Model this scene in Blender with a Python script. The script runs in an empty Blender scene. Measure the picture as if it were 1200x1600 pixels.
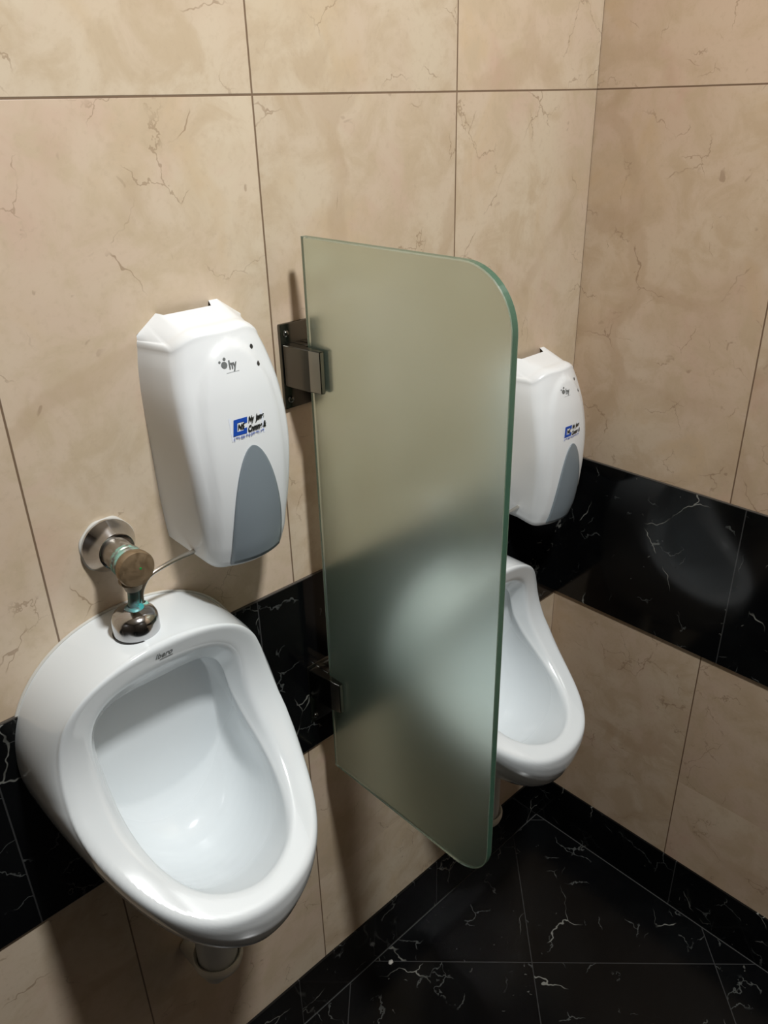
import bpy, bmesh, math
from mathutils import Vector, Matrix
from mathutils.bvhtree import BVHTree
PI = math.pi
scene = bpy.context.scene
C = scene.collection

# ---------------------------------------------------------------- camera
YAW, PITCH, ROLL, FPX = 0.74927, -0.46787, -0.025707, 1265.23
cam = bpy.data.cameras.new('camera')
cam.sensor_fit = 'VERTICAL'
cam.sensor_height = 32.0
cam.lens = FPX / 1600.0 * 32.0
cam.clip_start = 0.02
camo = bpy.data.objects.new('camera', cam)
C.objects.link(camo)
fwd = Vector((math.sin(YAW) * math.cos(PITCH), math.cos(YAW) * math.cos(PITCH), math.sin(PITCH)))
side = fwd.cross(Vector((0, 0, 1))).normalized()
up = side.cross(fwd)
s2 = side * math.cos(ROLL) + up * math.sin(ROLL)
u2 = -side * math.sin(ROLL) + up * math.cos(ROLL)
M = Matrix((s2, u2, -fwd)).transposed().to_4x4()
M.translation = (-1.18911, -0.77947, 1.5)
camo.matrix_world = M
scene.camera = camo

# ---------------------------------------------------------------- light and exposure
world = bpy.data.worlds.new('world')
scene.world = world
world.use_nodes = True
world.node_tree.nodes['Background'].inputs[0].default_value = (0.9, 0.95, 1.0, 1)
world.node_tree.nodes['Background'].inputs[1].default_value = 0.0
LAMP = (-0.75, -0.92, 2.52)
ld = bpy.data.lights.new('ceiling_lamp', 'AREA')
ld.shape = 'DISK'
ld.size = 0.17
ld.energy = 32.5
ld.color = (0.985, 1.0, 0.99)
lo = bpy.data.objects.new('ceiling_lamp', ld)
lo.location = LAMP
C.objects.link(lo)
scene.view_settings.view_transform = 'Standard'
scene.view_settings.look = 'None'
scene.view_settings.gamma = 1
scene.view_settings.use_curve_mapping = False
scene.view_settings.exposure = 0.0
scene.cycles.use_denoising = True
scene.cycles.max_bounces = 14
scene.cycles.transmission_bounces = 12


# ---------------------------------------------------------------- node helpers
class NT:
    def __init__(self, name):
        self.m = bpy.data.materials.new(name)
        self.m.use_nodes = True
        self.t = self.m.node_tree
        self.b = self.t.nodes['Principled BSDF']

    def n(self, kind, **kw):
        nd = self.t.nodes.new(kind)
        for k, v in kw.items():
            setattr(nd, k, v)
        return nd

    def put(self, sock, v):
        if isinstance(v, bpy.types.NodeSocket):
            self.t.links.new(v, sock)
        elif v is not None:
            sock.default_value = v

    def math(self, op, a, b=None, c=None):
        nd = self.n('ShaderNodeMath', operation=op)
        self.put(nd.inputs[0], a)
        if b is not None: self.put(nd.inputs[1], b)
        if c is not None: self.put(nd.inputs[2], c)
        return nd.outputs[0]

    def mix(self, f, a, b):
        nd = self.n('ShaderNodeMix', data_type='RGBA')
        self.put(nd.inputs[0], f)
        self.put(nd.inputs[6], a)
        self.put(nd.inputs[7], b)
        return nd.outputs[2]

    def noise(self, vec, scale, detail=3, rough=0.5, dist=0.0, color=False):
        nd = self.n('ShaderNodeTexNoise')
        self.put(nd.inputs['Vector'], vec)
        nd.inputs['Scale'].default_value = scale
        nd.inputs['Detail'].default_value = detail
        nd.inputs['Roughness'].default_value = rough
        nd.inputs['Distortion'].default_value = dist
        return nd.outputs[1 if color else 0]

    def ramp(self, v, lo, hi, a=0.0, b=1.0):
        nd = self.n('ShaderNodeMapRange', interpolation_type='SMOOTHSTEP')
        self.put(nd.inputs[0], v)
        for i, x in enumerate((lo, hi, a, b)):
            nd.inputs[1 + i].default_value = x
        return nd.outputs[0]

    def vadd(self, a, b, scale=1.0):
        nd = self.n('ShaderNodeVectorMath', operation='MULTIPLY_ADD')
        self.put(nd.inputs[0], b)
        nd.inputs[1].default_value = (scale, scale, scale)
        self.put(nd.inputs[2], a)
        return nd.outputs[0]

    def vein(self, vec, scale, width, detail=4, dist=0.4, soft=2.0, rough=0.55):
        f = self.noise(vec, scale, detail, rough, dist)
        return self.ramp(self.math('ABSOLUTE', self.math('SUBTRACT', f, 0.5)), width, width * soft, 1.0, 0.0)

    def crack(self, vec, scale, width, wob=0.35, wscale=2.2, det=4):
        # long thin wandering lines: borders of strongly warped cells
        w1 = self.noise(vec, scale * wscale, det, 0.6, 0.0, True)
        vo = self.n('ShaderNodeTexVoronoi', feature='DISTANCE_TO_EDGE')
        self.put(vo.inputs['Vector'], self.vadd(vec, w1, wob / scale))
        vo.inputs['Scale'].default_value = scale
        return self.ramp(vo.outputs['Distance'], width * scale * 0.4, width * scale, 1.0, 0.0)

    def joint(self, u, off, sp, w):
        d = self.math('PINGPONG', self.math('SUBTRACT', u, off), sp / 2)
        return self.ramp(d, w * 0.7, w * 1.3, 1.0, 0.0)

    def cell(self, u, off, sp):
        return self.math('FLOOR', self.math('DIVIDE', self.math('SUBTRACT', u, off), sp))


def simple(name, col, rough=0.4, metal=0.0, coat=0.0, spec=0.5):
    k = NT(name)
    k.b.inputs['Base Color'].default_value = (*col, 1)
    k.b.inputs['Roughness'].default_value = rough
    k.b.inputs['Metallic'].default_value = metal
    k.b.inputs['Coat Weight'].default_value = coat
    k.b.inputs['Specular IOR Level'].default_value = spec
    return k


def coords(k):
    tc = k.n('ShaderNodeTexCoord')
    sp = k.n('ShaderNodeSeparateXYZ')
    k.put(sp.inputs[0], tc.outputs['Object'])
    return tc.outputs['Object'], sp.outputs


def beige(name, axis, off, sp, seed, tone=(1, 1, 1)):
    k = NT(name)
    P, xyz = coords(k)
    u, z = xyz[axis], xyz[2]
    cu = k.cell(u, off, sp)
    cz = k.cell(z, 0.916, 0.5945)
    cv = k.n('ShaderNodeCombineXYZ')
    k.put(cv.inputs[0], cu); k.put(cv.inputs[1], cz); cv.inputs[2].default_value = seed
    wn = k.n('ShaderNodeTexWhiteNoise')
    k.put(wn.inputs['Vector'], cv.outputs[0])
    Pt = k.vadd(P, wn.outputs['Color'], 9.0)
    big = k.ramp(k.noise(Pt, 3.2, 3, 0.55, 0.5), 0.35, 0.68)
    mot = k.noise(Pt, 16, 6, 0.65, 0.6)
    fine = k.noise(Pt, 130, 3, 0.6)
    c = k.mix(big, (0.69, 0.585, 0.44, 1), (0.66, 0.52, 0.395, 1))
    c = k.mix(k.math('MULTIPLY', k.ramp(k.noise(k.vadd(Pt, (4, 4, 2)), 7, 4, 0.6, 0.8), 0.5, 0.72), 0.7), c, (0.62, 0.475, 0.30, 1))
    c = k.mix(k.math('MULTIPLY', k.ramp(k.noise(k.vadd(Pt, (1, 6, 5)), 5, 4, 0.6, 0.8), 0.52, 0.75), 0.7), c, (0.62, 0.43, 0.33, 1))
    c = k.mix(k.ramp(mot, 0.42, 0.66), c, (0.60, 0.48, 0.335, 1))
    c = k.mix(k.math('MULTIPLY', k.ramp(fine, 0.5, 0.75), 0.25), c, (0.50, 0.38, 0.26, 1))
    # thin broken brown veins
    br = k.ramp(k.noise(Pt, 12.0, 3), 0.53, 0.64)
    v1 = k.math('MULTIPLY', k.crack(Pt, 5.5, 0.0009), br)
    br2 = k.ramp(k.noise(k.vadd(Pt, (3.1, 7.7, 1.3)), 13.0, 2), 0.56, 0.64)
    v2 = k.math('MULTIPLY', k.crack(k.vadd(Pt, (5, 2, 8)), 13.0, 0.0010, 0.6), br2)
    halo = k.math('MULTIPLY', k.crack(Pt, 5.5, 0.016), k.math('MULTIPLY', k.ramp(k.noise(Pt, 4.0, 2), 0.45, 0.6), 0.4))
    c = k.mix(halo, c, (0.50, 0.37, 0.24, 1))
    c = k.mix(k.math('MULTIPLY', v1, 0.55), c, (0.27, 0.17, 0.10, 1))
    c = k.mix(k.math('MULTIPLY', v2, 0.55), c, (0.32, 0.22, 0.14, 1))
    pit = k.math('MULTIPLY', k.ramp(k.noise(Pt, 42, 2, 0.5, 0.8), 0.70, 0.76), k.ramp(k.noise(Pt, 6, 2), 0.45, 0.6))
    c = k.mix(k.math('MULTIPLY', pit, 0.5), c, (0.30, 0.20, 0.13, 1))
    val = k.math('MULTIPLY_ADD', wn.outputs['Value'], 0.09, 0.94)
    hs = k.n('ShaderNodeHueSaturation')
    k.put(hs.inputs['Value'], val); k.put(hs.inputs['Color'], c)
    c = hs.outputs[0]
    upz = k.math('GREATER_THAN', z, 0.7)
    j = k.math('MAXIMUM', k.joint(u, off, sp, 0.0011),
               k.math('MULTIPLY', k.joint(z, 0.916, 0.5945, 0.0011), upz))
    c = k.mix(k.math('MULTIPLY', j, 0.9), c, (0.16, 0.10, 0.06, 1))
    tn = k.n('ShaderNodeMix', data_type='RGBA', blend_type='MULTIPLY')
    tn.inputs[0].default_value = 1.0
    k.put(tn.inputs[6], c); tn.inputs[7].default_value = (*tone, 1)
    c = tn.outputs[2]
    k.put(k.b.inputs['Base Color'], c)
    k.put(k.b.inputs['Roughness'], k.math('MULTIPLY_ADD', mot, 0.12, 0.26))
    bp = k.n('ShaderNodeBump')
    bp.inputs['Strength'].default_value = 0.35
    bp.inputs['Distance'].default_value = 0.002
    k.put(bp.inputs['Height'], k.math('SUBTRACT', k.math('MULTIPLY', mot, 0.03), j))
    k.put(k.b.inputs['Normal'], bp.outputs[0])
    return k.m


def black(name, joints, rough=0.10, veins=1.0, scale=1.0):
    """joints: list of (axis or 'p'/'m', offset, spacing)"""
    k = NT(name)
    P, xyz = coords(k)
    ids, jm = [], None
    for ax, off, sp in joints:
        u = xyz[ax] if isinstance(ax, int) else k.math('ADD' if ax == 'p' else 'SUBTRACT', xyz[0], xyz[1])
        ids.append(k.cell(u, off, sp))
        j = k.joint(u, off, sp, 0.0009 if isinstance(ax, int) else 0.0013)
        jm = j if jm is None else k.math('MAXIMUM', jm, j)
    cv = k.n('ShaderNodeCombineXYZ')
    for i, q in enumerate(ids): k.put(cv.inputs[i], q)
    wn = k.n('ShaderNodeTexWhiteNoise')
    k.put(wn.inputs['Vector'], cv.outputs[0])
    Pt = k.vadd(P, wn.outputs['Color'], 11.0)
    c = k.mix(k.ramp(k.noise(Pt, 9, 4), 0.4, 0.7), (0.0022, 0.0024, 0.0028, 1), (0.0045, 0.005, 0.0055, 1))
    br = k.ramp(k.noise(Pt, 9 * scale, 2), 0.53, 0.62)
    v1 = k.math('MULTIPLY', k.crack(Pt, 5.0 * scale, 0.0011, 0.42, 1.6), br)
    br2 = k.ramp(k.noise(k.vadd(Pt, (2, 4, 9)), 15 * scale, 2), 0.54, 0.62)
    v2 = k.math('MULTIPLY', k.crack(k.vadd(Pt, (9, 1, 3)), 13 * scale, 0.0012, 0.7, 1.6), br2)
    spk = k.math('MULTIPLY', k.ramp(k.noise(Pt, 60, 2, 0.6, 1.0), 0.70, 0.76), k.ramp(k.noise(Pt, 11, 2), 0.5, 0.6))
    c = k.mix(k.math('MULTIPLY', v1, 0.75 * veins), c, (0.30, 0.30, 0.27, 1))
    c = k.mix(k.math('MULTIPLY', v2, 0.35 * veins), c, (0.20, 0.21, 0.20, 1))
    c = k.mix(k.math('MULTIPLY', spk, 0.5 * veins), c, (0.22, 0.22, 0.2, 1))
    c = k.mix(k.math('MULTIPLY', jm, 0.8), c, (0.055, 0.055, 0.055, 1))
    k.put(k.b.inputs['Base Color'], c)
    k.b.inputs['Roughness'].default_value = rough
    k.b.inputs['Specular IOR Level'].default_value = 0.4
    return k.m


M_WB = beige('beige_marble_back', 0, -0.0, 0.318, 1.0)
M_WR = beige('rosy_shaded_marble_right', 1, 0.006, 0.318, 5.0, (0.86, 0.80, 0.77))  # tone: rosier stone, plus darkening that paints in this wall's weaker light
M_BB = black('black_marble_band_back', [(0, -0.70, 0.3535)])
M_BR = black('black_marble_band_right', [(1, -0.3405, 0.3535)])
M_FL = black('black_marble_floor', [('p', -0.53, 0.4965), ('m', -0.086, 0.4965)], rough=0.22, veins=1.0)
M_CEIL = simple('white_ceiling_paint', (0.72, 0.71, 0.68), 0.8).m
M_SHADE = simple('dark_brown_laminate', (0.055, 0.045, 0.038), 0.35).m
M_FGROUT = simple('floor_grout', (0.06, 0.06, 0.058), 0.8).m
M_DGROUT = simple('dark_grout', (0.07, 0.06, 0.05), 0.8).m
M_GROUT = simple('pale_grout', (0.42, 0.38, 0.33), 0.8).m

ceramic = simple('white_glazed_ceramic', (0.77, 0.81, 0.83), 0.12, coat=0.6)
ceramic.b.inputs['Coat Roughness'].default_value = 0.05
_P, _x = coords(ceramic)
_e = ceramic.math('ADD', ceramic.math('POWER', ceramic.math('DIVIDE', _x[0], 0.094), 2.0),
                  ceramic.math('POWER', ceramic.math('DIVIDE', ceramic.math('SUBTRACT', _x[2], 0.825), 0.125), 2.0))
_in = ceramic.math('MULTIPLY', ceramic.ramp(_e, 0.8, 1.1, 1.0, 0.0), ceramic.math('GREATER_THAN', _x[2], 0.66))
ceramic.put(ceramic.b.inputs['Roughness'], ceramic.math('MULTIPLY_ADD', _in, 0.30, 0.12))
ceramic.put(ceramic.b.inputs['Coat Weight'], ceramic.math('MULTIPLY_ADD', _in, -0.6, 0.6))
M_CER = ceramic.m
M_PLA = simple('white_plastic', (0.82, 0.84, 0.85), 0.28, spec=0.5).m
M_GREY = simple('grey_window_plastic', (0.23, 0.27, 0.30), 0.30).m
M_DARK = simple('dark_sensor', (0.03, 0.03, 0.03), 0.3).m
M_INKG = simple('grey_ink', (0.16, 0.17, 0.17), 0.4).m
M_INKL = simple('pale_grey_ink', (0.55, 0.57, 0.58), 0.4).m
M_INKB = simple('black_ink', (0.01, 0.012, 0.012), 0.4).m
M_BLUE = simple('blue_ink', (0.01, 0.07, 0.42), 0.4).m
M_STK = simple('label_white', (0.80, 0.84, 0.93), 0.3).m
M_CHR = simple('chrome', (0.56, 0.56, 0.57), 0.13, 1.0).m
M_TUBE = simple('brushed_steel_tube', (0.72, 0.68, 0.62), 0.28, 1.0).m
M_CAULK = simple('white_caulk', (0.62, 0.60, 0.55), 0.7).m
M_PVC = simple('cream_pvc', (0.70, 0.67, 0.58), 0.4).m
M_PVG = simple('grey_pvc', (0.55, 0.57, 0.56), 0.4).m
M_STEEL = simple('polished_steel', (0.13, 0.13, 0.12), 0.2, 1.0).m
M_STLT = simple('lit_steel', (0.55, 0.53, 0.48), 0.25, 1.0).m  # lit copy of the bracket steel, painting the brightness of the clamp fronts
M_GREEN = simple('green_dot', (0.01, 0.30, 0.06), 0.5).m


def worn(name, c0, m0, r0, c1, lo_, hi_, sc=60):
    k = NT(name)
    P, xyz = coords(k)
    f = k.ramp(k.noise(P, sc, 4, 0.6, 0.6), lo_, hi_)
    k.put(k.b.inputs['Base Color'], k.mix(f, (*c0, 1), (*c1, 1)))
    k.put(k.b.inputs['Metallic'], k.math('SUBTRACT', m0, k.math('MULTIPLY', f, m0)))
    k.put(k.b.inputs['Roughness'], k.math('MULTIPLY_ADD', f, 0.4, r0))
    return k.m


M_BODY = worn('dulled_chrome', (0.36, 0.33, 0.29), 1.0, 0.38, (0.28, 0.24, 0.19), 0.45, 0.75)
M_BRASS = worn('tarnished_brass', (0.27, 0.19, 0.11), 0.7, 0.40, (0.22, 0.155, 0.09), 0.3, 0.8)
M_VERD = worn('verdigris_collar', (0.30, 0.28, 0.24), 0.8, 0.35, (0.22, 0.42, 0.34), 0.38, 0.60, 90)
M_TURQ = worn('turquoise_corroded_pipe', (0.16, 0.24, 0.25), 0.6, 0.35, (0.03, 0.36, 0.36), 0.40, 0.65, 70)
M_MINT = simple('mint_corrosion', (0.25, 0.50, 0.42), 0.8).m

# frosted glass
k = NT('frosted_glass')
P, xyz = coords(k)
k.b.inputs['Base Color'].default_value = (0.93, 1.0, 0.95, 1)
k.b.inputs['Transmission Weight'].default_value = 1.0
k.b.inputs['IOR'].default_value = 1.45
k.put(k.b.inputs['Roughness'], k.math('MULTIPLY_ADD', k.noise(P, 40, 3), 0.03, 0.25))
k.b.inputs['Specular IOR Level'].default_value = 0.5
df = k.n('ShaderNodeBsdfDiffuse')
df.inputs[0].default_value = (0.52, 0.64, 0.52, 1)
mx = k.n('ShaderNodeMixShader')
mx.inputs[0].default_value = 0.13
k.t.links.new(k.b.outputs[0], mx.inputs[1])
k.t.links.new(df.outputs[0], mx.inputs[2])
k.t.links.new(mx.outputs[0], k.t.nodes['Material Output'].inputs['Surface'])
va = k.n('ShaderNodeVolumeAbsorption')
va.inputs['Color'].default_value = (0.45, 0.82, 0.60, 1)
va.inputs['Density'].default_value = 9.0
k.t.links.new(va.outputs[0], k.t.nodes['Material Output'].inputs['Volume'])
M_GLASS = k.m
M_EDGE = simple('green_glass_edge', (0.07, 0.17, 0.115), 0.2, spec=0.5)
M_EDGE.b.inputs['Transmission Weight'].default_value = 0.45
M_EDGE = M_EDGE.m


# ---------------------------------------------------------------- object helpers
def obj(name, bm, mats, parent=None, smooth=False):
    me = bpy.data.meshes.new(name)
    bmesh.ops.recalc_face_normals(bm, faces=bm.faces)
    if smooth:
        for f in bm.faces: f.smooth = True
    bm.to_mesh(me); bm.free()
    for m in (mats if isinstance(mats, (list, tuple)) else [mats]): me.materials.append(m)
    o = bpy.data.objects.new(name, me)
    C.objects.link(o)
    if parent: o.parent = parent
    return o


def autosmooth(o, ang=35):
    me = o.data
    me.polygons.foreach_set('use_smooth', [True] * len(me.polygons))
    me.set_sharp_from_angle(angle=math.radians(ang))
    return o


def tag(o, label, cat, group=None):
    o['label'] = label; o['category'] = cat
    if group: o['group'] = group
    return o


def thing(name, label, cat, loc=(0, 0, 0), group=None):
    o = bpy.data.objects.new(name, None)
    o.empty_display_size = 0.05
    C.objects.link(o); o.location = loc
    return tag(o, label, cat, group)


def struct(o):
    o['kind'] = 'structure'
    return o


def box(bm, x0, x1, y0, y1, z0, z1, bev=0.0, seg=2):
    r = bmesh.ops.create_cube(bm, size=1)
    vs = r['verts']
    for v in vs:
        v.co = Vector(((x0 + x1) / 2 + v.co.x * (x1 - x0), (y0 + y1) / 2 + v.co.y * (y1 - y0), (z0 + z1) / 2 + v.co.z * (z1 - z0)))
    if bev:
        es = {e for v in vs for e in v.link_edges}
        bmesh.ops.bevel(bm, geom=list(es), offset=bev, segments=seg, profile=0.5, affect='EDGES')
    return bm


def lathe(bm, prof, seg=48, mat=None):
    """prof: (r, h) along +z, mat: matrix"""
    rings = []
    for r, h in prof:
        if r < 1e-6:
            rings.append([bm.verts.new((0, 0, h))])
        else:
            rings.append([bm.verts.new((r * math.cos(2 * PI * i / seg), r * math.sin(2 * PI * i / seg), h)) for i in range(seg)])
    for a, b in zip(rings, rings[1:]):
        for i in range(seg):
            j = (i + 1) % seg
            if len(a) == 1 and len(b) == 1: continue
            if len(a) == 1: bm.faces.new((a[0], b[i], b[j]))
            elif len(b) == 1: bm.faces.new((a[i], a[j], b[0]))
            else: bm.faces.new((a[i], a[j], b[j], b[i]))
    if mat is not None:
        for rg in rings:
            for v in rg: v.co = mat @ v.co
    return bm


def along(p, d):
    d = Vector(d).normalized()
    return Matrix.Translation(Vector(p)) @ d.to_track_quat('Z', 'Y').to_matrix().to_4x4()


def tube(bm, pts, r, seg=16, rad=None, sub=8):
    P = [Vector(p) for p in pts]
    Q = []
    n = len(P)
    for i in range(n - 1):
        p0, p1, p2, p3 = P[max(i - 1, 0)], P[i], P[i + 1], P[min(i + 2, n - 1)]
        for s in range(sub):
            t = s / sub
            Q.append(0.5 * ((2 * p1) + (p2 - p0) * t + (2 * p0 - 5 * p1 + 4 * p2 - p3) * t * t + (3 * p1 - p0 - 3 * p2 + p3) * t ** 3))
    Q.append(P[-1])
    prev = None; rings = []
    nrm = None
    for i, q in enumerate(Q):
        t = (Q[min(i + 1, len(Q) - 1)] - Q[max(i - 1, 0)]).normalized()
        if nrm is None:
            nrm = t.orthogonal().normalized()
        nrm = (nrm - t * nrm.dot(t)).normalized()
        b = t.cross(nrm)
        rr = r if rad is None else rad[0] + (rad[1] - rad[0]) * i / (len(Q) - 1)
        rings.append([bm.verts.new(q + (nrm * math.cos(2 * PI * k_ / seg) + b * math.sin(2 * PI * k_ / seg)) * rr) for k_ in range(seg)])
    for a, b in zip(rings, rings[1:]):
        for i in range(seg):
            j = (i + 1) % seg
            bm.faces.new((a[i], a[j], b[j], b[i]))
    bm.faces.new(rings[0][::-1]); bm.faces.new(rings[-1])
    return bm


# ---------------------------------------------------------------- the room
XL, YF, ZC = -2.3, -2.1, 2.6
T = 0.08
def slab(name, x0, x1, y0, y1, z0, z1, m):
    return struct(obj(name, box(bmesh.new(), x0, x1, y0, y1, z0, z1), m))
slab('floor', XL - T, T, YF - T, T, -T, 0, M_FL)
slab('wall_back', XL - T, T, 0, T, 0, ZC, M_WB)
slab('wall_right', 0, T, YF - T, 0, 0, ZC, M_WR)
slab('wall_left', XL - T, XL, YF - T, 0, 0, ZC, M_SHADE)
slab('wall_front', XL, 0, YF - T, YF, 0, ZC, M_SHADE)
slab('ceiling', XL - T, T, YF - T, T, ZC, ZC + T, M_CEIL)
# black marble dado band and skirting, standing 4 mm proud, with a thin grout line
BT, BB, SK, D = 0.9155, 0.619, 0.125, 0.004
slab('trim_1', XL, 0, -D, 0, BB, BT, M_BB)
slab('trim_2', -D, 0, YF, -D, BB, BT, M_BR)
slab('baseboard_back', XL, 0, -D, 0, 0, SK, M_BB)
slab('baseboard_right', -D, 0, YF, -D, 0, SK, M_BR)
slab('trim_3', XL, 0, -0.003, 0, BB - 0.002, BB, M_GROUT)
slab('trim_4', XL, 0, -0.003, 0, BT, BT + 0.0014, M_DGROUT)
slab('trim_5', -0.003, 0, YF, -0.003, BT, BT + 0.0014, M_DGROUT)
slab('trim_6', XL, -D, -D - 0.0016, -D, 0, 0.001, M_FGROUT)
slab('trim_7', -D - 0.0016, -D, YF, -D, 0, 0.001, M_FGROUT)

# ceiling lamp housing above the area light
lt = thing('ceiling_light', 'round white ceiling spotlight above the urinals', 'light', (LAMP[0], LAMP[1], ZC))
bm = lathe(bmesh.new(), [(0.0, 0.0), (0.11, 0.0), (0.11, -0.055), (0.10, -0.06), (0.092, -0.055), (0.088, -0.02), (0.0, -0.02)], 48)
autosmooth(obj('lamp_housing', bm, M_CEIL, lt))

# ---------------------------------------------------------------- urinal
A = [1.0079899, 0.0884898, -0.0636821, 0.0129199, -0.0408255, -0.0109382, 0.0100501, 0.002174]
B = [0.8221644, 0.0403445, -0.0056761, -0.0008863, -0.0468227, -0.0067356, 0.0083448, -0.0011689]
PO = [0.0431117, -0.1139499, 0.0717597, -0.1005937]


def outline(a, th):
    rho = sum(c * math.cos(i * th) for i, c in enumerate(a))
    w = 0.13 * rho * math.sin(th) * (1 - 0.05 * math.exp(-((abs(th) - 1.15) / 0.42) ** 2)); z = 0.85 + 0.14 * rho * math.cos(th)
    q = (z - 0.85) / 0.14
    return Vector((w, ((PO[0] * q + PO[1]) * q + PO[2]) * q + PO[3], z))


def wallline(th, W=0.1505, zc=0.8437, zb=0.6119, e1=2.218, e2=1.6):
    c, s = math.cos(th), math.sin(th)
    e = e1 if c > 0 else e2
    zz = (0.995 - zc) if c > 0 else (zc - zb)
    sg = 1 if c >= 0 else -1
    return Vector((W * abs(s) ** (2 / e) * (1 if s >= 0 else -1), 0, zc + zz * sg * abs(c) ** (2 / e)))


def bez(a, k_, b, t):
    return a * (1 - t) ** 2 + k_ * 2 * t * (1 - t) + b * t * t


def profile(th):
    sgn = 1 if math.sin(th) >= 0 else -1
    t0 = abs(math.atan2(math.sin(th), math.cos(th)))
    R, Wl, I = outline(A, t0), wallline(t0), outline(B, t0)
    s = (1 - math.cos(t0)) / 2
    ky = 0.92 + 0.09 * min(1, s * 1.6)
    K = Vector((max(R.x, Wl.x), R.y * ky, Wl.z * (1.1946 + 0.12 * s ** 2) - R.z * (0.1946 + 0.12 * s ** 2)))
    pts = [bez(Wl, K, R, i / 14) for i in range(15)]
    # rounded outer rim
    rin = (I - R)
    Lr = rin.length
    dout = (pts[-1] - pts[-2]).normalized()
    din = rin.normalized()
    ro = 0.006 + 0.001 * s
    pa = R - dout * ro; pb = R + din * ro
    while len(pts) > 2 and (pts[-1] - R).length < ro * 1.05: pts.pop()
    pts += [bez(pa, R, pb, t) for t in (0, .2, .4, .6, .8, 1)]
    # back ring of the bowl
    wb = I.x * 0.84
    zlo, zhi = 0.732, 0.925
    Bk = Vector((wb, -0.032, zlo + (I.z - 0.745) / (0.963 - 0.745) * (zhi - zlo)))
    m = min(1.0, max(0.0, (2.75 - t0) / 1.1)); m = m * m * (3 - 2 * m)
    J = Vector((I.x * (1 - 0.13 * m), I.y + 0.026 * m * (1 - 0.25 * s), I.z - (0.034 if t0 < PI / 2 else 0.014) * m * math.cos(t0)))
    J += Vector((0, 0.006, 0.0)) * (1 - m) + Vector((0, 0, -0.006)) * (1 - m)
    K2 = Vector((I.x * (1.05 - 0.05 * m), -0.050 - 0.022 * s, J.z * 0.5 + Bk.z * 0.5 - 0.118 * s ** 2 + 0.014 * (1 - s)))
    inn = [bez(J, K2, Bk, i / 14) for i in range(1, 15)]
    d2 = (J - I).normalized()
    rr = 0.0075 if (J - I).length > 0.018 else (J - I).length * 0.45
    pc = I - din * rr; pd = I + d2 * rr
    pts += [pb.lerp(pc, 0.35), pb.lerp(pc, 0.7)]
    pts += [bez(pc, I, pd, t) for t in (0, .2, .4, .6, .8, 1)]
    d3 = (inn[1] - J).normalized()
    r3 = min(0.0022, (J - I).length * 0.3)
    pe = J - d2 * r3; pf = J + d3 * r3
    pts += [pd.lerp(pe, .33), pd.lerp(pe, .67)]
    pts += [bez(pe, J, pf, t) for t in (0, .33, .67, 1)]
    pts += [p for p in inn[1:]]
    cen = Vector((0, -0.030, 0.80))
    for t in (0.2, 0.4, 0.6, 0.8):
        q = Bk.lerp(cen, t); q.y = Bk.y + 0.004 * math.sin(t * PI / 2)
        pts.append(q)
    return [Vector((p.x * sgn, p.y, p.z)) for p in pts]


def resample(pts, n):
    L = [0]
    for a, b in zip(pts, pts[1:]): L.append(L[-1] + (b - a).length)
    out = []
    j = 0
    for i in range(n):
        t = L[-1] * i / (n - 1)
        while j < len(pts) - 2 and L[j + 1] < t: j += 1
        f = (t - L[j]) / max(1e-9, L[j + 1] - L[j])
        out.append(pts[j].lerp(pts[j + 1], min(1, f)))
    return out


def urinal_mesh():
    bm = bmesh.new()
    NTH = 160
    rings = []
    for i in range(NTH):
        pr = profile(2 * PI * i / NTH)
        # split at the rim so features stay aligned between neighbours
        rings.append([bm.verts.new(p) for p in resample(pr, 150)])
    for i in range(NTH):
        a, b = rings[i], rings[(i + 1) % NTH]
        for u, v, w, x in zip(a, a[1:], b[1:], b):
            bm.faces.new((u, v, w, x))
    bm.faces.new([r[-1] for r in rings])
    bm.faces.new([r[0] for r in rings][::-1])
    return bm


def text_mesh(body, size, parent, name, mat, place, shear=0.0, sx=1.0, bold=0.0):
    """text as a thin mesh; place(u, v) -> Vector on the surface"""
    cu = bpy.data.curves.new('t', 'FONT')
    cu.body = body; cu.size = size; cu.shear = shear; cu.offset = bold
    cu.align_x = 'CENTER'; cu.align_y = 'CENTER'
    to = bpy.data.objects.new('t', cu)
    C.objects.link(to)
    bpy.context.view_layer.update()
    me = bpy.data.meshes.new_from_object(to.evaluated_get(bpy.context.evaluated_depsgraph_get()))
    bpy.data.objects.remove(to)
    for v in me.vertices: v.co = place(v.co.x * sx, v.co.y)
    me.materials.clear(); me.materials.append(mat)
    me.name = name
    o = bpy.data.objects.new(name, me)
    C.objects.link(o); o.parent = parent
    return o


def surface(o):
    return BVHTree.FromPolygons([v.co.copy() for v in o.data.vertices], [tuple(p.vertices) for p in o.data.polygons])


def on_front(tree, x, z, lift=0.0004):
    h = tree.ray_cast(Vector((x, -0.5, z)), Vector((0, 1, 0)))
    return Vector((x, (h[0].y if h[0] else -0.08) - lift, z))


U0, V0, UZ = -0.8794, 0.0, 0.0
ur = thing('urinal', 'nearer white ceramic wall urinal on the left below the bigger-looking soap-white dispenser', 'urinal', (U0, 0, 0), 'wall urinals')
bowl = obj('bowl', urinal_mesh(), M_CER, ur, smooth=True)
tree = surface(bowl)
# maker's mark on the front of the top rim
text_mesh('Ibero', 0.0095, ur, 'brand_mark', M_INKG, lambda u, v: on_front(tree, u - 0.003, 0.9785 + v), 0.3, 1.0, 0.0002)
bm = bmesh.new()
vs = [bm.verts.new(on_front(tree, x, z)) for x, z in ((-0.008, 0.9725), (0.008, 0.9725), (0.008, 0.9735), (-0.008, 0.9735))]
bm.faces.new(vs)
obj('brand_mark', bm, M_INKG, ur)
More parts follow.
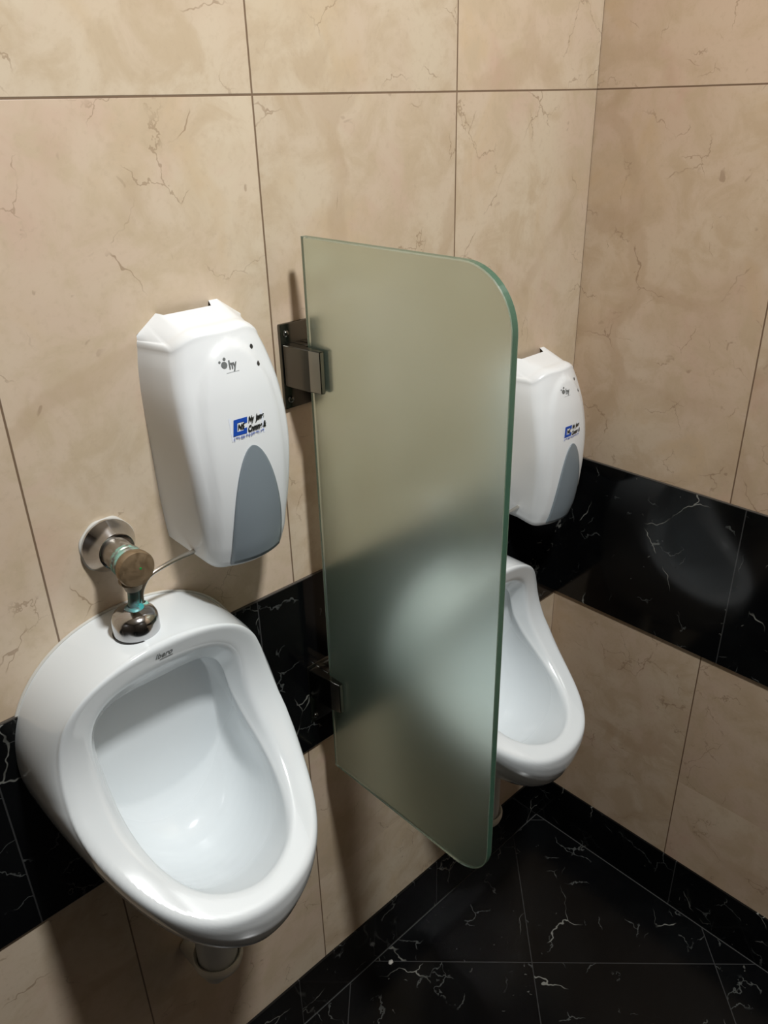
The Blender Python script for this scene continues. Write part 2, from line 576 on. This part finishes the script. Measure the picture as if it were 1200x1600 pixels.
# bead of sealant where the rim meets the wall
bm = bmesh.new()
ths = [-2.2 + 4.4 * i / 60 for i in range(61)]
pts = []
for t in ths:
    p = wallline(abs(t)); p.x *= (1 if t >= 0 else -1)
    pts.append(Vector((p.x * 1.004, -0.001, 0.85 + (p.z - 0.85) * 1.004)))
tube(bm, pts, 0.002, 8, sub=1)
obj('sealant_bead', bm, M_CAULK, ur, smooth=True)

# drain under the urinal
dr = thing('drain_pipe', 'cream plastic drain elbow under the nearer urinal', 'pipe', (U0, 0, 0), 'drain pipes under the urinals')
bm = lathe(bmesh.new(), [(0.0, 0.458), (0.0270, 0.458), (0.0270, 0.606), (0, 0.606)], 40, Matrix.Translation((0.0005, -0.092, 0)))
autosmooth(obj('pipe', bm, M_PVG, dr))
bm = bmesh.new()
lathe(bm, [(0.0275, 0.462), (0.0290, 0.477), (0.0320, 0.480), (0.0338, 0.476), (0.0338, 0.470), (0.0315, 0.462), (0.026, 0.457), (0.0, 0.455)], 48, Matrix.Translation((0.0005, -0.092, 0)))
autosmooth(obj('socket_ring', bm, M_PVC, dr), 60)
bm = bmesh.new()
tube(bm, [(0.0005, -0.088, 0.457), (0.0005, -0.085, 0.437), (0, -0.07, 0.412), (0, -0.03, 0.405), (0, -0.001, 0.405)], 0.015, 24)
obj('elbow', bm, M_PVC, dr, smooth=True)

# ---------------------------------------------------------------- flush valve
VX, VZ = -0.8805, 1.075
fv = thing('flush_valve', 'tarnished push-button flush valve on the wall above the nearer urinal', 'valve', (VX, 0, VZ), 'flush valves')
F = Matrix.Rotation(PI / 2, 4, 'X')          # +z of the lathe becomes -y
bm = lathe(bmesh.new(), [(0.0, 0), (0.0320, 0), (0.0320, 0.0008), (0.0305, 0.002), (0.0, 0.003)], 48, F)
for v in bm.verts:
    a = math.atan2(v.co.z, v.co.x)
    v.co.x *= 1 + 0.03 * math.sin(5 * a + 1); v.co.z *= 1 + 0.03 * math.sin(7 * a)
obj('sealant_ring', bm, M_CAULK, fv, smooth=True)
bm = lathe(bmesh.new(), [(0.0, 0.002), (0.0305, 0.002), (0.0308, 0.006), (0.027, 0.012), (0.0215, 0.021), (0.0205, 0.024), (0.019, 0.0245), (0, 0.0245)], 64, F)
autosmooth(obj('flange', bm, M_CHR, fv))
tl = (Matrix.Rotation(math.radians(-3), 4, 'Z') @ F) @ Matrix.Diagonal((0.93, 0.93, 0.84, 1))
bm = lathe(bmesh.new(), [(0.0, 0.015), (0.0178, 0.015), (0.0178, 0.060), (0.0165, 0.062), (0, 0.062)], 48, tl)
autosmooth(obj('valve_body', bm, M_BODY, fv))
bm = lathe(bmesh.new(), [(0.0, 0.054), (0.0185, 0.056), (0.0195, 0.058), (0.0195, 0.063), (0.0182, 0.0645), (0.0192, 0.066), (0.0195, 0.070), (0.0178, 0.073), (0.0, 0.073)], 48, tl)
autosmooth(obj('collar', bm, M_VERD, fv))
kn = autosmooth(obj('push_knob', lathe(bmesh.new(), [(0.0, 0.070), (0.0175, 0.070), (0.0195, 0.076), (0.0215, 0.080), (0.0218, 0.087), (0.0205, 0.0895), (0.0125, 0.0912), (0, 0.0915)], 56, tl), M_BRASS, fv), 40)
obj('green_dot', lathe(bmesh.new(), [(0, 0.0914), (0.0014, 0.0914), (0.0012, 0.0919), (0, 0.092)], 16, tl @ Matrix.Translation((0.0035, 0.001, 0))), M_GREEN, kn)
# side nut and outlet below the body
bm = bmesh.new()
lathe(bm, [(0, 0), (0.0085, 0), (0.0085, 0.022), (0, 0.022)], 6, Matrix.Translation((-0.001, -0.049, -0.031)))
lathe(bm, [(0, 0.0), (0.006, 0.0), (0.0062, 0.008), (0.0, 0.010)], 16, Matrix.Translation((-0.011, -0.052, -0.020)) @ Matrix.Rotation(PI / 2 * 0.9, 4, 'X'))
autosmooth(obj('outlet_nut', bm, M_BRASS, fv))
bm = bmesh.new()
lathe(bm, [(0, 0), (0.0088, 0), (0.0095, 0.003), (0.0088, 0.006), (0, 0.006)], 24, Matrix.Translation((-0.001, -0.050, -0.0355)))
autosmooth(obj('washer', bm, M_CAULK, fv))
bm = bmesh.new()
tube(bm, [(-0.001, -0.050, -0.030), (-0.003, -0.052, -0.042), (-0.007, -0.056, -0.055)], 0.0064, 20)
obj('flush_pipe', bm, M_TURQ, fv, smooth=True)
# spreader cap sitting on the urinal shelf
cx, cy, cz = -0.0085, -0.057, 0.9925 - VZ
cap = lathe(bmesh.new(), [(0, 0), (0.0236, 0), (0.0246, 0.0015), (0.0250, 0.0015), (0.0250, 0.0165), (0.0243, 0.0215), (0.022, 0.0258), (0.0165, 0.0295), (0.0105, 0.0312), (0.009, 0.032), (0, 0.032)], 64, Matrix.Translation((cx, cy, cz - 0.002)))
cp = autosmooth(obj('spreader_cap', cap, M_CHR, fv), 50)
bm = lathe(bmesh.new(), [(0.020, -0.001), (0.0262, -0.001), (0.0262, 0.0008), (0.020, 0.0008)], 48, Matrix.Translation((cx, cy, cz)))
obj('cap_gap_ring', bm, M_DARK, cp)  # dark ring added to draw the gap line under the cap
bm = lathe(bmesh.new(), [(0.006, 0.0), (0.0112, 0.0), (0.0105, 0.0015), (0.007, 0.004), (0.006, 0.004)], 24, Matrix.Translation((cx + 0.001, cy, cz + 0.0280)))
obj('verdigris_ring', bm, M_TURQ, cp, smooth=True)
bm = lathe(bmesh.new(), [(0.003, 0.0), (0.0062, 0.0), (0.005, 0.002), (0.003, 0.003)], 20, Matrix.Translation((cx + 0.0135, cy + 0.003, cz + 0.0262)))
obj('corrosion_ring', bm, M_MINT, cp, smooth=True)

# bent dosing tube from the cap to the dispenser
dt = thing('dosing_tube', 'thin bent steel tube from the chrome cap up to the nearer dispenser', 'tube', (VX, 0, VZ), 'dosing tubes')
bm = bmesh.new()
tube(bm, [(0.0040, -0.054, -0.056), (0.0055, -0.052, -0.045), (0.0110, -0.050, -0.036), (0.0200, -0.048, -0.0295),
          (0.036, -0.046, -0.0265), (0.056, -0.042, -0.0265), (0.080, -0.038, -0.028), (0.096, -0.036, -0.028), (0.103, -0.036, -0.018)], 0.0027, 14)
obj('tube', bm, M_TUBE, dt, smooth=True)

# ---------------------------------------------------------------- dispenser
DX = -0.742


def interp(tab, z):
    for (a, *va), (b, *vb) in zip(tab, tab[1:]):
        if z <= b:
            t = (z - a) / (b - a); t = t * t * (3 - 2 * t) if False else t
            return [x + (y - x) * t for x, y in zip(va, vb)]
    return list(tab[-1][1:])


def smooth_tab(tab, n=41):
    # catmull-rom through the table
    out = []
    for i in range(n):
        z = tab[0][0] + (tab[-1][0] - tab[0][0]) * i / (n - 1)
        j = max(q for q in range(len(tab) - 1) if tab[q][0] <= z + 1e-9)
        p1, p2 = tab[j], tab[j + 1]
        p0 = tab[j - 1] if j > 0 else [2 * a - b for a, b in zip(p1, p2)]
        p3 = tab[j + 2] if j + 2 < len(tab) else [2 * b - a for a, b in zip(p1, p2)]
        t = (z - p1[0]) / (p2[0] - p1[0])
        row = [z]
        for a in range(1, len(p1)):
            m1 = (p2[a] - p0[a]) / (p2[0] - p0[0]) * (p2[0] - p1[0])
            m2 = (p3[a] - p1[a]) / (p3[0] - p1[0]) * (p2[0] - p1[0])
            h = (2 * t ** 3 - 3 * t * t + 1) * p1[a] + (t ** 3 - 2 * t * t + t) * m1 + (-2 * t ** 3 + 3 * t * t) * p2[a] + (t ** 3 - t * t) * m2
            row.append(h)
        out.append(row)
    return out


# z, half width at the wall, half width at the front crease, crease depth, centre depth
DT = [[1.036, 0.0645, 0.049, 0.062, 0.081],
      [1.060, 0.0660, 0.0535, 0.069, 0.0865],
      [1.110, 0.0680, 0.060, 0.076, 0.091],
      [1.170, 0.0690, 0.0648, 0.077, 0.090],
      [1.230, 0.0700, 0.0635, 0.067, 0.083],
      [1.270, 0.0685, 0.0585, 0.056, 0.073],
      [1.292, 0.0660, 0.0530, 0.0500, 0.0655]]


def dispenser_mesh():
    bm = bmesh.new()
    tab = smooth_tab(DT, 61)
    NA = 40
    rows = []
    for z, hw, hf, dc, dm in tab:
        row = []
        # half profile from the wall to the centre line: wall, side, rounded crease, domed front
        hx = [(hw, 0.0), (hw + (hf - hw) * 0.25, dc * 0.25), (hw + (hf - hw) * 0.5, dc * 0.5), (hw + (hf - hw) * 0.75, dc * 0.75)]
        P0, K, P2 = Vector((hw + (hf - hw) * 0.86, dc * 0.86)), Vector((hf, dc)), Vector((hf - 0.009, dc + (dm - dc) * 0.35))
        q = [tuple(P0 * (1 - t) ** 2 + K * 2 * t * (1 - t) + P2 * t * t) for t in [i / 6 for i in range(7)]]
        hx += q
        # front: gentle ridge then the raised arch panel
        pw = panel_w(z)
        x1 = hf - 0.009
        for i in range(1, 13):
            t = i / 12
            x = x1 * (1 - t)
            y0 = P2.y + (dm - P2.y) * (1 - (x / x1) ** 2)
            hx.append((x, y0))
        full = [(-x, y) for x, y in hx] + [(x, y) for x, y in hx[::-1][1:]]
        rows.append([bm.verts.new((x, -y, z)) for x, y in full])
    # raised panel: push out inside an arch, with a soft edge
    for r in rows:
        for v in r:
            if -v.co.y > 0.05:
                pw = panel_w(v.co.z)
                if pw > 0:
                    e = max(0, min(1, (pw - abs(v.co.x)) / 0.006))
                    v.co.y -= 0.0035 * e * e * (3 - 2 * e)
    # the side walls end higher than the front lip; the shoulders drop below the middle of the lid
    for row, (z, hw, hf, dc, dm) in zip(rows, tab):
        for v in row:
            k_ = max(0, 1 - (-v.co.y) / dc)
            v.co.z += 0.020 * k_ * max(0, 1 - (z - 1.036) / 0.07)
            e = max(0, (abs(v.co.x) - 0.022) / (hf - 0.022))
            v.co.z -= 0.014 * min(1, e) ** 2 * max(0, (z - 1.20) / 0.092)
    for a, b in zip(rows, rows[1:]):
        for u, v, w, x in zip(a, a[1:], b[1:], b): bm.faces.new((u, v, w, x))
    # rounded top: rings shrink backwards and rise to the wall
    last = rows[-1]
    n = len(last)
    zt = DT[-1][0]
    prev = last
    steps = 9
    for s in range(1, steps + 1):
        t = s / steps
        a = t * PI / 2
        ring = []
        for v in last:
            dpt = -v.co.y
            # front edge rolls over and the lid slopes up to the wall
            y = dpt * (1 - 0.30 * (1 - math.cos(a)))
            z = v.co.z + 0.008 * math.sin(a) + 0
            x = v.co.x * (1 - 0.02 * (1 - math.cos(a)))
            ring.append(bm.verts.new((x, -y, z)))
        for u, v, w, x in zip(prev, prev[1:], ring[1:], ring): bm.faces.new((u, v, w, x))
        prev = ring
    # sloping lid: from last ring towards the wall edge line at z 1.313, with a shallow cut-out
    ring = prev
    g = 10
    for s in range(1, g + 1):
        t = s / g
        nr = []
        for v in ring:
            x0 = v.co.x
            yb = -v.co.y
            notch = 0.010 if (-0.036 < x0 < 0.022 and yb > 0.01) else 0.0
            y = yb * (1 - t) + (0.0 + notch) * t
            zz = v.co.z + (1.3125 - v.co.z - (notch * 0.35)) * t
            # the ends drop away at the shoulders
            e = max(0, (abs(x0) - 0.036) / 0.030)
            zz -= 0.022 * min(1, e) * t
            nr.append(bm.verts.new((x0, -y, zz)))
        for u, v, w, x in zip(prev, prev[1:], nr[1:], nr): bm.faces.new((u, v, w, x))
        prev = nr
    # underside: chamfer then flat
    first = rows[0]
    c1 = [bm.verts.new((v.co.x * 0.93, v.co.y * 0.93, v.co.z - 0.006)) for v in first]
    c2 = [bm.verts.new((v.co.x * 0.80, v.co.y * 0.5, v.co.z - 0.006)) for v in first]
    c3 = [bm.verts.new((v.co.x * 0.80, 0, v.co.z - 0.006)) for v in first]
    for a, b in ((c1, first), (c2, c1), (c3, c2)):
        for u, v, w, x in zip(a, a[1:], b[1:], b): bm.faces.new((u, v, w, x))
    bmesh.ops.remove_doubles(bm, verts=bm.verts, dist=0.0001)
    return bm


def panel_w(z):
    # half width of the raised front panel (an arch open at the bottom)
    zt = 1.284
    if z >= zt: return 0
    h = (zt - z)
    return 0.050 * min(1.0, math.sqrt(max(0, 1 - max(0, 1 - h / 0.085) ** 2)))


def make_dispenser():
    d = thing('sanitizer_dispenser', 'nearer white plastic sanitizer dispenser with grey oval window, on the left above the tarnished valve', 'dispenser', (DX, 0, 0), 'white wall dispensers')
    cv = autosmooth(obj('cover', dispenser_mesh(), M_PLA, d), 50)
    tr = surface(cv)
    # grey arch window down to the bottom edge
    bm = bmesh.new()
    z0, z1 = 1.0365, 1.1765
    NX, NZ = 16, 44
    g = []
    for j in range(NZ + 1):
        tz = 1 - (1 - j / NZ) ** 1.6
        z = z0 + (z1 - z0) * j / NZ if False else z0 + (z1 - z0) * tz
        hgt = (z1 - z) / (z1 - z0)
        hwid = 0.0345 * math.sqrt(max(0, 1 - (1 - hgt) ** 2)) ** 1.0 if hgt < 1 else 0.0345
        hwid = 0.0345 * (max(0, 1 - (1 - hgt) ** 2.1)) ** 0.55
        g.append([bm.verts.new(on_front(tr, 0.001 + hwid * (2 * i / NX - 1), z, 0.0007)) for i in range(NX + 1)])
    for a, b in zip(g, g[1:]):
        for u, v, w, x in zip(a, a[1:], b[1:], b):
            bm.faces.new((u, v, w, x))
    bmesh.ops.remove_doubles(bm, verts=bm.verts, dist=0.00005)
    ret = bmesh.ops.solidify(bm, geom=bm.faces[:], thickness=-0.0012)
    wn = obj('level_window', bm, M_GREY, d, smooth=True)

    def disc(name, x, z, r, m, par, n=20, sq=1.0):
        bm = bmesh.new()
        c = [bm.verts.new(on_front(tr, x + r * math.cos(2 * PI * i / n), z + sq * r * math.sin(2 * PI * i / n), 0.0005)) for i in range(n)]
        c.reverse()
        bm.faces.new(c)
        return obj(name, bm, m, par)
    disc('sensor_hole', 0.0290, 1.2735, 0.0024, M_DARK, d)
    disc('sensor_hole', 0.0305, 1.2565, 0.0024, M_DARK, d)
    # bubbles and letters of the maker's mark
    lg = disc('brand_mark', -0.0125, 1.2640, 0.0034, M_INKG, d)
    disc('brand_bubble', -0.0110, 1.2697, 0.0016, M_INKG, lg)
    disc('brand_bubble', -0.0168, 1.2675, 0.0012, M_INKG, lg)
    text_mesh('hy', 0.0120, lg, 'brand_letters', M_INKG, lambda u, v: on_front(tr, -0.0035 + u, 1.2630 + v, 0.0008), 0.1, 0.82, 0.00035)
    bm = bmesh.new()
    bm.faces.new([bm.verts.new(on_front(tr, x, z, 0.0005)) for x, z in ((-0.012, 1.2555), (0.003, 1.2555), (0.003, 1.2562), (-0.012, 1.2562))])
    obj('brand_underline', bm, M_INKL, lg)

    # supplier's sticker: blue squared C, slanted black words, blue dialling line
    def quad_strip(name, quads, m, par, lift):
        bm = bmesh.new()
        for q in quads:
            bm.faces.new([bm.verts.new(on_front(tr, x, z, lift)) for x, z in q])
        return obj(name, bm, m, par)
    ox, oz = -0.0215, 1.1865
    st = quad_strip('sticker', [((ox, oz - 0.001), (ox + 0.042, oz - 0.001), (ox + 0.042, oz + 0.024), (ox, oz + 0.024))], M_STK, d, 0.0004)
    bm = bmesh.new()
    bm.free()
    sh = 0.20
    def sk(x, z): return (ox + x + sh * z, oz + z)
    C1 = [(sk(0.001, 0.0045), sk(0.0175, 0.0045), sk(0.0175, 0.0085), sk(0.001, 0.0085)),
          (sk(0.001, 0.0085), sk(0.0055, 0.0085), sk(0.0055, 0.0175), sk(0.001, 0.0175)),
          (sk(0.001, 0.0175), sk(0.0175, 0.0175), sk(0.0175, 0.0215), sk(0.001, 0.0215)),
          (sk(0.0135, 0.0155), sk(0.0175, 0.0155), sk(0.0175, 0.0175), sk(0.0135, 0.0175)),
          (sk(0.0135, 0.0085), sk(0.0175, 0.0085), sk(0.0175, 0.0105), sk(0.0135, 0.0105))]
    quad_strip('sticker_emblem', C1, M_BLUE, st, 0.0007)
    text_mesh('NS', 0.0078, st, 'emblem_letters', M_INKB, lambda u, v: on_front(tr, ox + 0.0120 + u, oz + 0.0130 + v, 0.0012), 0.3, 0.8, 0.0003)
    text_mesh('Ny  Jame', 0.0082, st, 'sticker_words', M_INKB, lambda u, v: on_front(tr, ox + 0.0325 + u, oz + 0.0180 + v, 0.0012), 0.35, 0.68, 0.0004)
    text_mesh('Cnmme &', 0.0088, st, 'sticker_words', M_INKB, lambda u, v: on_front(tr, ox + 0.0318 + u, oz + 0.0082 + v, 0.0012), 0.35, 0.66, 0.0004)
    text_mesh('( 981 031 860 588 981 198', 0.0042, st, 'sticker_digits', M_BLUE, lambda u, v: on_front(tr, ox + 0.0212 + u, oz + 0.0018 + v, 0.0012), 0.0, 0.84, 0.00012)
    return d


dp = make_dispenser()

# ---------------------------------------------------------------- glass partition
GX, GT = -0.6067, 0.010


def glass_mesh(y0, y1, z0, z1, r):
    pts = [(y0, z0), (y0, z1)]
    for i in range(15):
        a = PI / 2 + (PI / 2) * i / 14
        pts.append((y1 + r - r * -math.cos(a) * 1.0 * 1 if False else y1 + r + r * math.cos(a), z1 - r + r * math.sin(a)))
    r2 = r * 0.85
    for i in range(15):
        a = PI + (PI / 2) * i / 14
        pts.append((y1 + r2 + r2 * math.cos(a), z0 + r2 + r2 * math.sin(a)))
    return pts


bm = bmesh.new()
gp = glass_mesh(-0.033, -0.3335, 0.5901, 1.3700, 0.062)
c = 0.0012
def ins(pts, d):
    cy_ = sum(p[0] for p in pts) / len(pts); cz_ = sum(p[1] for p in pts) / len(pts)
    hy, hz = 0.150, 0.390
    return [(cy_ + (p[0] - cy_) * (1 - d / hy), cz_ + (p[1] - cz_) * (1 - d / hz)) for p in pts]
gi = ins(gp, c)
L = [[bm.verts.new((GX + x, y, z)) for y, z in q] for x, q in ((-GT / 2, gi), (-GT / 2 + c, gp), (GT / 2 - c, gp), (GT / 2, gi))]
fs = [bm.faces.new(L[0]), bm.faces.new(L[3][::-1])]
for a, b in zip(L, L[1:]):
    for i in range(len(a)):
        j = (i + 1) % len(a)
        f = bm.faces.new((a[i], a[j], b[j], b[i]))
        f.material_index = 1 if a is L[1] else 0
gl = obj('glass_partition', bm, [M_GLASS, M_EDGE])
tag(gl, 'greenish frosted glass privacy panel standing out from the wall between the two urinals', 'partition')


# ---------------------------------------------------------------- glass brackets
def make_bracket(zc, off, label):
    b = thing('glass_bracket', label, 'bracket', (GX, 0, zc), 'brackets holding the glass')
    hw, hh = 0.022, 0.0525
    bm = box(bmesh.new(), -hw, hw + 0.022, -0.005, 0, -hh, hh, 0.0012)
    autosmooth(obj('mounting_plate', bm, M_STEEL, b), 30)
    for sgn in (-1, 1):
        # wedge shaped cheek pinching the glass
        bm = bmesh.new()
        g = GT / 2 + 0.0002
        xa = 0.020
        xb = g + 0.0085
        prof = [(g, -0.005), (xa, -0.005), (xb + 0.001, -0.046), (xb - 0.002, -0.064), (g, -0.064)]
        h = 0.0255
        lo_ = [bm.verts.new((sgn * x, y, off - h)) for x, y in prof]
        hi_ = [bm.verts.new((sgn * x, y, off + h)) for x, y in prof]
        bm.faces.new(lo_); bm.faces.new(hi_[::-1])
        for i in range(len(prof)):
            j = (i + 1) % len(prof)
            bm.faces.new((lo_[i], lo_[j], hi_[j], hi_[i])).material_index = 1 if i in (2, 3) else 0
        bmesh.ops.bevel(bm, geom=bm.edges[:], offset=0.0009, segments=2, affect='EDGES')
        autosmooth(obj('clamp_cheek', bm, [M_STEEL, M_STLT], b), 30)
    # bridge closing the gap behind the glass
    bm = box(bmesh.new(), -0.0052, 0.0052, -0.031, -0.005, off - 0.0255, off + 0.0255, 0.0006)
    autosmooth(obj('clamp_bridge', bm, M_STEEL, b), 30)
    for x in (-hw + 0.008, hw + 0.014):
        for z in (-hh + 0.012, hh - 0.012):
            bm = lathe(bmesh.new(), [(0, 0.0045), (0.0045, 0.0045), (0.0045, 0.0060), (0.0035, 0.0078), (0.0015, 0.0086), (0, 0.0086)], 20, F)
            s = obj('screw', bm, M_STEEL, b, smooth=True)
            s.location = (x, 0, z)
    return b


make_bracket(1.2175, 0.003, 'upper steel bracket clamping the glass panel, beside the nearer dispenser')
make_bracket(0.7180, 0.022, 'lower steel bracket clamping the glass panel, on the black marble band')


# ---------------------------------------------------------------- second set, mounted lower near the corner
def dup(root, delta, label):
    r = root.copy(); C.objects.link(r)
    r.location = root.location + Vector(delta)
    r['label'] = label
    for ch in list(root.children):
        a = ch.copy(); C.objects.link(a); a.parent = r
        for g_ in list(ch.children):
            b_ = g_.copy(); C.objects.link(b_); b_.parent = a
    return r


DU = (-0.3131 - U0, 0, -0.1622)
dup(ur, DU, 'farther white ceramic wall urinal in the corner, partly behind the frosted glass')
dup(dr, DU, 'drain elbow under the corner urinal, behind the frosted glass')
dup(fv, DU, 'flush valve of the corner urinal, hidden behind the frosted glass')
d2 = dup(dt, DU, 'thin bent tube of the corner urinal, behind the frosted glass')
d2.scale = (1.4, 1, 1)      # reaches the dispenser, which hangs further to the right here
dup(dp, (-0.129 - DX, 0, -0.179), 'farther white plastic dispenser with grey oval window, near the corner beside the glass edge')
ur['label'] = 'nearer white ceramic wall urinal on the left, chrome cap on its shelf'

# dried plaster crumb on the floor joint
cr = bmesh.new()
bmesh.ops.create_icosphere(cr, subdivisions=2, radius=0.5)
for v in cr.verts:
    n_ = 1 + 0.18 * math.sin(9 * v.co.x + 4 * v.co.y) * math.cos(7 * v.co.z + 3 * v.co.x)
    v.co = Vector((v.co.x * 0.011 * n_, v.co.y * 0.009 * n_, v.co.z * 0.005 * n_ + 0.0022))
co = obj('plaster_crumb', cr, M_CAULK, smooth=True)
co.location = (-0.505, -0.030, 0)
tag(co, 'small white crumb of plaster on the black marble floor by the skirting', 'crumb')
